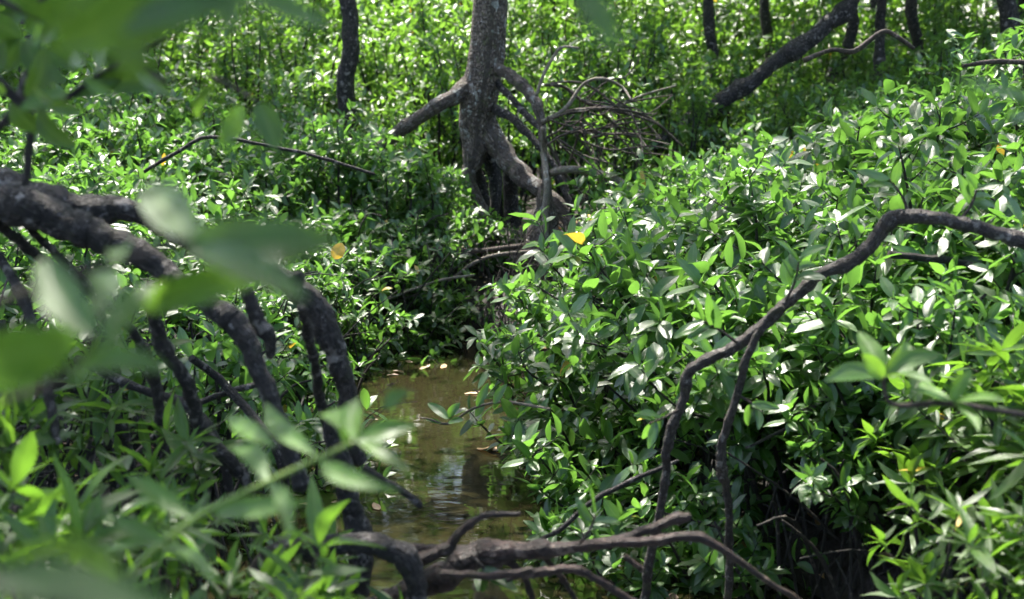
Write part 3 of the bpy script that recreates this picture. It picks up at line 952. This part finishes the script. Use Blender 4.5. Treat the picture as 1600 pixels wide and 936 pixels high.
# fallen branches at the bottom
fb = empty('fallen_branch', at(830, 870, 2.5), 'long reddish fallen branch lying across the bottom of the view', 'branch')
for i, (n, s, y) in enumerate([
    ('limb', [(560, 965, 27), (640, 925, 27), (700, 892, 28), (755, 868, 26), (820, 860, 17), (900, 853, 13), (1000, 848, 10), (1088, 838, 9), (1150, 874, 7), (1210, 915, 6), (1290, 960, 5)], 2.45),
    ('limb', [(850, 862, 10), (930, 852, 11), (1010, 828, 10), (1062, 810, 10), (1078, 806, 8)], 2.5),
    ('limb', [(640, 880, 15), (690, 862, 12), (720, 830, 8), (760, 806, 7), (812, 803, 5)], 2.4),
    ('limb', [(640, 862, 13), (700, 858, 11), (760, 862, 10), (800, 872, 8)], 2.55),
    ('limb', [(790, 905, 7), (851, 893, 9), (901, 890, 9), (972, 930, 8), (1020, 960, 8)], 2.4),
    ('limb', [(770, 865, 9), (810, 890, 8), (830, 930, 7), (835, 970, 7)], 2.45),
    ('limb', [(845, 865, 6), (880, 905, 6), (905, 950, 5)], 2.5),
    ('limb', [(975, 868, 6), (1005, 892, 6)], 2.6),
    ('limb', [(690, 895, 9), (760, 900, 8), (830, 890, 7)], 2.35)]):
    under(fb, ptube(n, [(a_, b_, c_ * .82) for a_, b_, c_ in s], y, M_FALLEN, knob=.12, seg=16, res=7, seed=340 + i))

# right arching branch
ab = empty('arching_branch', at(1400, 345, 2.9), 'grey branch arching over the right thicket and down to the mud', 'branch')
AR = [
    [(1700, 420, 17), (1600, 378, 16), (1500, 348, 15), (1425, 338, 15), (1395, 345, 15), (1350, 392, 14), (1280, 432, 13), (1230, 475, 12), (1150, 540, 12), (1098, 568, 12), (1076, 585, 12), (1062, 640, 10), (1044, 690, 12), (1040, 740, 9), (1032, 800, 9), (1010, 900, 9), (1005, 1010, 9)],
    [(1225, 478, 9), (1192, 505, 8), (1165, 570, 8), (1150, 620, 8), (1128, 700, 9), (1128, 738, 12), (1136, 770, 8), (1140, 860, 8), (1135, 980, 8)],
]
for i, s in enumerate(AR):
    under(ab, ptube('limb', [(a_, b_, c_ * .76) for a_, b_, c_ in s], 3.0, M_ARCH, knob=.11, seg=16, res=7, seed=360 + i, dy=.15))
tag(ptube('dead_stick', [(1390, 398, 6), (1440, 402, 6), (1520, 415, 5), (1620, 450, 6), (1700, 470, 6)], 3.7, M_ROOT, knob=.12, seed=365), 'dark stick under the bend of the grey arching branch', 'stick')
tag(ptube('dead_stick', [(845, 842, 3), (880, 824, 4), (930, 780, 4.5), (1000, 745, 4), (1060, 720, 3)], 3.4, M_ROOT, knob=.12, seed=366), 'dark slanting stick at the foot of the right thicket', 'stick')
tag(ptube('dead_stick', [(1165, 700, 2), (1230, 668, 3), (1310, 610, 3), (1420, 570, 3), (1540, 460, 2.5)], 3.5, M_ROOT, knob=.1, seed=367), 'thin dark stick slanting up through shade right of the arch', 'stick')

# background limbs
tag(ptube('leaning_trunk', [(1000, 232, 11), (1050, 208, 11), (1110, 168, 12), (1180, 120, 12), (1240, 80, 13), (1290, 45, 13), (1330, 0, 12), (1350, -60, 12)], 10.7, M_ROOT, knob=.12, seg=16, res=6, seed=370),
    'dark leaning trunk in the shade behind the thicket', 'trunk')
tag(ptube('bare_twig', [(1255, 95, 4), (1300, 78, 3.5), (1335, 80, 4), (1378, 50, 4), (1402, 58, 3.5), (1428, 76, 3)], 5.6, M_TWIG, knob=.08, seg=8, seed=371), 'bent bare twig sticking up above the right thicket', 'twig')
tag(ptube('bare_twig', [(1505, 103, 3), (1560, 96, 4), (1640, 100, 4)], 4.2, M_TWIG, knob=.08, seg=8, seed=372), 'short straight twig in the top right thicket', 'twig')
tag(ptube('bare_branch', [(225, 268, 3), (280, 236, 3), (330, 214, 3), (440, 232, 2.6), (500, 246, 2.6), (585, 272, 2)], 6.3, M_ROOT, knob=.1, seg=8, seed=373), 'thin dark branch lying across the left bank shrubs', 'branch')
for i, s in enumerate([[(640, 386, 3), (740, 392, 4), (800, 386, 4), (880, 378, 3)], [(700, 440, 2.5), (760, 402, 3), (850, 392, 3)], [(600, 470, 2), (680, 440, 2), (740, 430, 2)]]):
    tag(ptube('fallen_stick', s, [7.5, 7.4, 7.0][i], M_PALE if i else M_TWIG, knob=.08, seg=7, seed=380 + i, dy=.2),
        ['brown stick lying on the mud below the root stump', 'pale stick slanting up to the root stump', 'thin pale stick at the end of the creek'][i], 'stick')


# ------------------------------------------------------------------ root tangle under the shrubs
def tangle(name, n, fn, label, seed, r=(.002, .006), mat=M_STEM):
    rg = np.random.default_rng(seed)
    T = []
    while len(T) < n:
        x, y = fn(rg)
        z = gz(x, y)
        a = rg.uniform(0, 6.28); d = rg.uniform(.12, .45); h = rg.uniform(.08, .5)
        p0 = np.array([x, y, z - .04]); p2 = np.array([x + math.cos(a) * d, y + math.sin(a) * d, 0])
        p2[2] = z + h if rg.uniform() < .6 else gz(p2[0], p2[1]) - .02
        m = (p0 + p2) / 2; m[2] = z + h * rg.uniform(.5, .95)
        rr = rg.uniform(*r)
        T.append(tube([p0, m, p2], [rr, rr * .9, rr * .6], 5, .1, 4, len(T)))
    V, Fc, C = join_tubes(T)
    return tag(np_obj(name, V, Fc, mat, None, C), label, 'roots', kind='stuff')


def edge_pt(side, y0, y1, d0, d1):
    def f(rg):
        y = rg.uniform(y0, y1); cx, hw = creek(y)
        return float(cx + side * (hw + rg.uniform(d0, d1))), y
    return f


tangle('root_tangle', 1100, edge_pt(1, 3.0, 7.2, -.08, 1.3), 'tangle of thin roots and dead stems on the right mud bank', 81)
tangle('root_tangle', 900, edge_pt(-1, 3.0, 7.2, -.05, 1.6), 'tangle of thin roots and dead stems on the left mud bank', 82)
tangle('root_tangle', 260, lambda rg: (rg.uniform(-.9, .55), rg.uniform(6.9, 7.7)), 'dark thin roots hanging at the far end of the creek', 83, r=(.002, .005))


def litter():
    rg = np.random.default_rng(5)
    n = 2200
    x = rg.uniform(-3.5, 3.5, n); y = rg.uniform(2.6, 9.5, n)
    cx, hw = creek(y)
    ok = (np.abs(x - cx) - hw) > .08
    x, y = x[ok], y[ok]; n = len(x)
    z = ground(x, y) + .012
    a = rg.uniform(0, 6.28, n)
    D = np.stack([np.cos(a), np.sin(a), rg.normal(0, .12, n)], 1)
    L = rg.uniform(.05, .09, n)
    V, Fc, T = leaves(np.stack([x, y, z], 1), D, UP + rg.normal(0, .25, (n, 3)), L, L * .42, rg, rg.uniform(0, 1, n), 'broad', 3, 3)
    tag(np_obj('leaf_litter', V, Fc, M_DEAD, None, T), 'brown fallen leaves scattered over the dark mud', 'leaves', kind='stuff')


litter()


# ------------------------------------------------------------------ single leaves written from the photograph
def one_leaf(name, b, t, w, face, mat, parent=None, kind='broad', fold=.25, droop=.15, age=.2, seed=0):
    """b, t world points, w width in metres, face: normal direction"""
    b, t = Vector(b), Vector(t)
    rg = np.random.default_rng(seed)
    d = t - b
    V, Fc, T = leaves([list(b)], [list(d)], [list(face)], [d.length], [w], rg, [age], kind, 12, 7, droop, fold)
    T[:, 0] = rg.uniform(0, .9)
    return np_obj(name, V, Fc, mat, parent, T)


def solidify(o, th=.0006):
    m = o.modifiers.new('thick', 'SOLIDIFY'); m.thickness = th
    return o


def shoot(root, px, py, dx, dy, y, n, seed):
    rs = random.Random(seed)
    under(root, ptube('twig', [(px, py, 3), (px + dx * .5 + 4, py + dy * .5, 2.2), (px + dx, py + dy, 1.5)], y, M_TWIG, knob=.05, seg=6, seed=seed))
    for i in range(n):
        k = .55 + .45 * (i // 2) / max(1, (n - 1) // 2)
        bx, by = px + dx * k, py + dy * k
        an = math.atan2(dy, dx) + (1 if i % 2 else -1) * rs.uniform(.5, 1.1); L = rs.uniform(30, 52)
        under(root, one_leaf('leaf', at(bx, by, y), at(bx + math.cos(an) * L, by + math.sin(an) * L, y + rs.uniform(-.06, .04)), L * .38 / F * y,
                             (rs.uniform(-.4, .4), -.8, rs.uniform(.5, 1.2)), M_LEAF, age=rs.uniform(0, .6), seed=seed * 10 + i))


for q in [(1228, 470, 20, -60, 6), (1152, 536, -52, -34, 6), (1420, 332, -30, -52, 5), (1060, 640, -46, 22, 5), (1500, 345, 26, -48, 6), (1150, 615, 40, 30, 5)]:
    shoot(ab, q[0], q[1], q[2], q[3], 3.04, q[4], q[0])
for q in [(905, 850, 26, -46, 5), (735, 866, 30, 40, 5)]:
    shoot(fb, q[0], q[1], q[2], q[3], 2.42, q[4], q[0])
# floating and coloured leaves
for (px, py, ang, L, lab, m, age) in [(725, 616, .1, .085, 'orange fallen leaf floating in the middle of the creek', M_DEAD, .9),
                                 (690, 577, 1.4, .07, 'yellowish leaf floating by the left creek margin', M_DEAD, 1), (745, 702, -.4, .09, 'pale leaf floating under the overhanging shrubs', M_DEAD, 1),
                                 (655, 578, .8, .07, 'brown leaf floating at the far left corner of the creek', M_DEAD, .4), (770, 706, .9, .07, 'small tan leaf floating beside the pale one', M_DEAD, .8)]:
    y = (CAMZ) / ((py - 142) / F) * 1.0
    p = at(px, py, y); p = at(px, py, y * (p.z - CAMZ) and y * CAMZ / (CAMZ - p.z))
    p.z = .004
    q = p + Vector((math.cos(ang) * L, math.sin(ang) * L, 0.004))
    o = one_leaf('floating_leaf', p, q, L * .42, (0, 0, 1), m, fold=.08, droop=-.02, age=age, seed=int(px))
    tag(o, lab, 'leaf')
rf = random.Random(4)
for i in range(22):
    y = rf.uniform(3.2, 7.1); cx, hw = creek(y)
    sd = rf.choice((-1, 1))
    x = float(cx + sd * (hw - abs(rf.gauss(0, .12)) - .03)); an = rf.uniform(0, 6.28); L = rf.uniform(.03, .08)
    o = one_leaf('floating_leaf', (x, y, .003), (x + math.cos(an) * L, y + math.sin(an) * L, .004), L * .42, (0, 0, 1), M_DEAD, fold=.05, droop=0, age=rf.random() * .5, seed=600 + i)
    tag(o, 'small dead leaf drifted against the margin of the brown water', 'leaf', 'drifted leaves along the water margin')
M_YEL = leaf_mat('yellow_leaf', (.6, .34, .03), (.65, .4, .04), (.65, .4, .04), (.9, .55, .05), yellow=2)


def sprig(name, stem, y, lv, label, group=None, mat=M_LEAF, smat=M_TWIG, cat='branch', kind='broad'):
    if mat is M_LEAF and y < 2.1: mat = M_NEAR
    """stem: [(px,py,rpx[,y])]; lv: [(bx,by, tx,ty, wpx, ydepth_base, ydepth_tip, facing, age)]"""
    y0 = stem[0][3] if len(stem[0]) > 3 else y
    r = empty(name, at(stem[0][0], stem[0][1], y0), label, cat, group)
    under(r, ptube('twig', stem, y, smat, knob=.06, seg=9, res=5, seed=len(label)))
    for i, q in enumerate(lv):
        bx, by, tx, ty, w, yb, yt, face, age = q
        o = one_leaf('leaf', at(bx, by, yb), at(tx, ty, yt), w / F * (yb + yt) / 2, face, mat, age=age, seed=len(label) * 31 + i, kind=kind)
        under(r, o)
    return r


UPF = (0, -.25, 1); CAMF = (0, -1, .35); DRK = (0, -1, -.35); SKY = (0, -1, .75)
sprig('leafy_branch', [(-120, 520, 9), (60, 450, 8), (180, 410, 7), (270, 385, 6), (300, 378, 4)], .80, [
    (285, 388, 515, 362, 92, .80, .78, SKY, 0), (300, 375, 232, 288, 70, .82, .95, SKY, 0), (290, 372, 345, 318, 50, .83, .9, CAMF, .4),
    (300, 395, 445, 425, 55, .80, .72, SKY, 0), (215, 480, 410, 440, 62, .85, .82, DRK, .6), (180, 420, 130, 340, 46, .9, 1.05, SKY, 0)],
    'blurred glossy leaves on a near branch in front of the thick root')
sprig('leafy_branch', [(-60, 640, 6), (60, 610, 6), (130, 560, 6), (150, 520, 5)], .75, [
    (150, 530, 60, 392, 66, .75, .8, SKY, 0), (165, 545, 235, 430, 50, .76, .8, SKY, .1), (110, 590, 235, 560, 46, .72, .7, SKY, .2),
    (110, 540, -60, 570, 100, .7, .68, DRK, .3), (120, 520, -30, 610, 80, .72, .7, DRK, .2), (150, 500, 130, 405, 50, .8, .86, SKY, 0)],
    'blurred leaf cluster close to the lens at the left edge')
sprig('leafy_branch', [(-40, -20, 5), (120, -40, 6), (300, -60, 6), (420, -60, 5)], .72, [
    (85, 75, 385, -35, 95, .72, .68, DRK, .3), (190, 50, 350, -30, 75, .70, .67, SKY, 0), (330, -50, 365, 60, 60, .72, .7, DRK, .4), (150, -20, 90, 60, 60, .75, .75, DRK, .1), (300, -60, 520, 20, 50, .72, .72, SKY, .1), (200, 60, 215, 125, 50, .75, .75, DRK, 0)],
    'large blurred leaves hanging close to the lens at the top left')
sprig('leafy_branch', [(860, -60, 3), (900, -40, 3), (930, -20, 3)], .62, [(905, -30, 966, 62, 52, .62, .6, SKY, 0)],
      'single pale blurred leaf hanging in at the top edge')
sprig('leafy_branch', [(1700, 60, 3), (1660, 120, 3), (1620, 150, 3)], 1.1, [(1610, 150, 1525, 98, 22, 1.1, 1.05, SKY, 0), (1640, 190, 1570, 188, 18, 1.1, 1.05, SKY, 0)],
      'pale blurred leaves poking in at the right edge')
sprig('leafy_branch', [(330, 120, 4), (372, 140, 3), (402, 160, 3)], 1.5, [(402, 162, 432, 232, 40, 1.5, 1.48, SKY, 0), (380, 165, 342, 224, 34, 1.5, 1.5, CAMF, .5), (350, 130, 300, 160, 24, 1.55, 1.6, UPF, .1)],
      'pair of hanging leaves in front of the left bank shrubs')
sprig('leafy_branch', [(-80, 910, 8), (40, 900, 7), (120, 960, 6)], .5, [(-40, 900, 280, 945, 70, .5, .48, SKY, 0), (10, 880, 130, 800, 50, .55, .7, CAMF, .1)],
      'dark blurred leaf close to the lens at the bottom left')
sprig('leafy_branch', [(200, 900, 5), (250, 850, 5), (330, 795, 4.5), (420, 752, 4.5), (500, 715, 4), (555, 690, 3)], 1.25, [
    (330, 800, 470, 775, 38, 1.25, 1.2, SKY, .5), (300, 810, 200, 740, 34, 1.25, 1.3, SKY, .5), (420, 755, 330, 660, 36, 1.25, 1.35, SKY, .4), (430, 700, 335, 620, 32, 1.3, 1.4, SKY, .6),
    (500, 716, 400, 600, 34, 1.25, 1.4, SKY, .4), (500, 720, 590, 730, 34, 1.25, 1.15, SKY, .5), (555, 690, 650, 660, 36, 1.25, 1.25, SKY, .7), (555, 690, 480, 620, 36, 1.25, 1.3, SKY, .7),
    (555, 690, 560, 605, 36, 1.25, 1.3, CAMF, .8), (560, 690, 645, 715, 30, 1.25, 1.2, UPF, .6), (545, 700, 520, 660, 30, 1.25, 1.2, SKY, .9), (600, 640, 640, 610, 30, 1.2, 1.2, SKY, .1), (250, 850, 330, 880, 30, 1.2, 1.1, UPF, .4), (240, 850, 130, 850, 30, 1.2, 1.15, UPF, .4),
    (260, 845, 170, 800, 30, 1.2, 1.2, SKY, .2), (420, 755, 440, 830, 30, 1.2, 1.1, CAMF, .7)],
    'pale green stem with lance leaves slanting through the lower left', mat=M_NEAR, smat=M_GSTEM, kind='narrow')
sprig('leafy_twig', [(860, 640, 3, 4.4), (790, 628, 2.2, 4.5), (740, 638, 2, 4.55), (700, 662, 2, 4.6), (672, 655, 1.5, 4.6), (655, 652, 1, 4.6)], 4.5, [
    (700, 655, 668, 630, 16, 4.55, 4.6, SKY, .6), (700, 655, 718, 630, 14, 4.6, 4.6, CAMF, .7), (745, 636, 762, 598, 14, 4.5, 4.5, SKY, .6), (772, 632, 790, 600, 14, 4.5, 4.5, SKY, .6),
    (700, 660, 722, 655, 12, 4.55, 4.5, SKY, .7), (690, 662, 665, 655, 8, 4.6, 4.6, SKY, .6)],
    'thin twig with small pale leaves reaching over the water', smat=M_PALE, cat='twig')
sprig('leafy_branch', [(1720, 660, 5), (1600, 648, 5), (1480, 630, 5), (1395, 632, 4), (1380, 590, 4)], 2.0, [
    (1380, 590, 1345, 510, 34, 2, 2.05, SKY, .5), (1380, 590, 1425, 530, 38, 2, 2.05, CAMF, .6), (1380, 590, 1312, 578, 34, 2, 1.9, SKY, .2), (1385, 590, 1470, 545, 32, 2, 2, SKY, .2),
    (1380, 590, 1350, 555, 30, 1.98, 1.95, CAMF, .9), (1382, 588, 1452, 575, 28, 2, 1.9, UPF, .2), (1485, 628, 1425, 600, 22, 2, 2, UPF, .5), (1485, 628, 1520, 580, 24, 2, 2, CAMF, .7),
    (1485, 628, 1440, 575, 22, 2, 2.1, SKY, .5), (1487, 630, 1560, 615, 22, 2, 1.9, SKY, .5), (1487, 630, 1530, 660, 22, 2, 1.9, UPF, .4)],
    'pale brown twig with leaf rosettes entering from the right edge', mat=M_LEAF, smat=M_TWIG)
# dark twiggy branch in the upper left
sprig('leafy_branch', [(-60, 60, 8), (20, 150, 8), (60, 165, 7), (110, 150, 6), (150, 120, 4), (260, 60, 4)], 1.7, [
    (40, 60, 90, 110, 40, 1.7, 1.65, SKY, 0), (40, 50, 110, 0, 40, 1.7, 1.7, DRK, 0), (30, 60, 0, 110, 40, 1.7, 1.7, DRK, 0), (20, 150, 60, 210, 40, 1.7, 1.7, DRK, 0), (110, 150, 190, 110, 34, 1.7, 1.7, SKY, 0),
    (150, 120, 240, 130, 36, 1.7, 1.7, DRK, 0), (150, 120, 160, 50, 36, 1.7, 1.8, DRK, .1), (60, 165, 120, 230, 36, 1.7, 1.7, DRK, 0), (35, 60, -30, 30, 40, 1.7, 1.7, DRK, 0), (200, 95, 250, 150, 34, 1.7, 1.6, DRK, 0), (20, 20, 60, -40, 40, 1.7, 1.7, DRK, 0), (110, 150, 60, 100, 34, 1.7, 1.8, DRK, 0)],
    'dark twiggy branch with shaded leaves in the top left corner', smat=M_ROOT)
rq = random.Random(31)
lv = []
for i in range(26):
    bx, by = rq.uniform(-30, 230), rq.uniform(-30, 210) * (1 if i % 2 else .5)
    an = rq.uniform(0, 6.28); L = rq.uniform(45, 90); dd = rq.uniform(1.35, 1.8)
    lv.append((bx, by, bx + math.cos(an) * L, by + math.sin(an) * L * .8 + 12, L * .42, dd, dd + rq.uniform(-.05, .05), (rq.uniform(-.5, .5), -1, rq.uniform(-.6, .3)), 0))
sprig('leafy_branch', [(-60, -30, 5), (40, 20, 5), (120, 50, 5), (200, 90, 4), (260, 130, 3)], 1.6, lv, 'dense dark overhang of shaded leaves behind the big blurred leaves top left', smat=M_ROOT)
for i, s in enumerate([[(-20, 215, 8), (25, 165, 8), (60, 60, 7), (70, -40, 7)], [(40, 290, 7), (48, 200, 7), (40, 120, 6)]]):
    tag(ptube('bare_branch', s, 1.8, M_ROOT, knob=.1, seed=400 + i), ['dark upright branch crossing the top left corner', 'short dark stem under the top left branch'][i], 'branch')
# yellow leaf
yl = one_leaf('yellow_leaf', at(522, 405, 4.2), at(532, 380, 4.2), 22 / F * 4.2, CAMF, M_YEL, seed=3)
tag(yl, 'bright yellow leaf hanging above the far end of the thick root', 'leaf')

# ------------------------------------------------------------------ near shrubs
for i, (x, y, H, r) in enumerate([(-.62, 1.8, .72, .3), (-.42, 2.1, .62, 1.2), (-.9, 2.3, .86, 2.2), (-.62, 2.5, .6, 3.2), (-.38, 1.75, .64, 4.2), (-.55, 1.6, .66, 5.2),
                               (-.14, 2.0, .36, 3), (-.75, 1.9, .78, 1.7), (-1.3, 2.9, .95, .7), (-.9, 3.1, .7, 2.9), (-.3, 2.3, .5, .4)]):
    put(PR['shoot'][i % 3], x, y, H, r, 'narrow leaved green shoot in the lower left foreground among dark roots', 'shoot', 'shoots in the lower left foreground', z=.1)
for i, (x, y, H, r) in enumerate([(1.02, 2.75, .72, .3), (1.2, 2.9, .78, 1.2), (.86, 2.5, .5, 2.2), (1.08, 2.5, .66, 3.2), (1.35, 3.2, .78, 4.4), (.78, 2.2, .42, 5.0), (.95, 2.2, .6, .9), (1.2, 2.55, .8, 3), (1.05, 3.1, .6, 2.4)]):
    put(PR['shoot'][i % 3], x, y, H, r, 'narrow leaved shrub filling the lower right corner of the view', 'shrub', 'shrubs in the lower right corner', name='narrow_leaved_shrub', z=.1, wide=1.15)
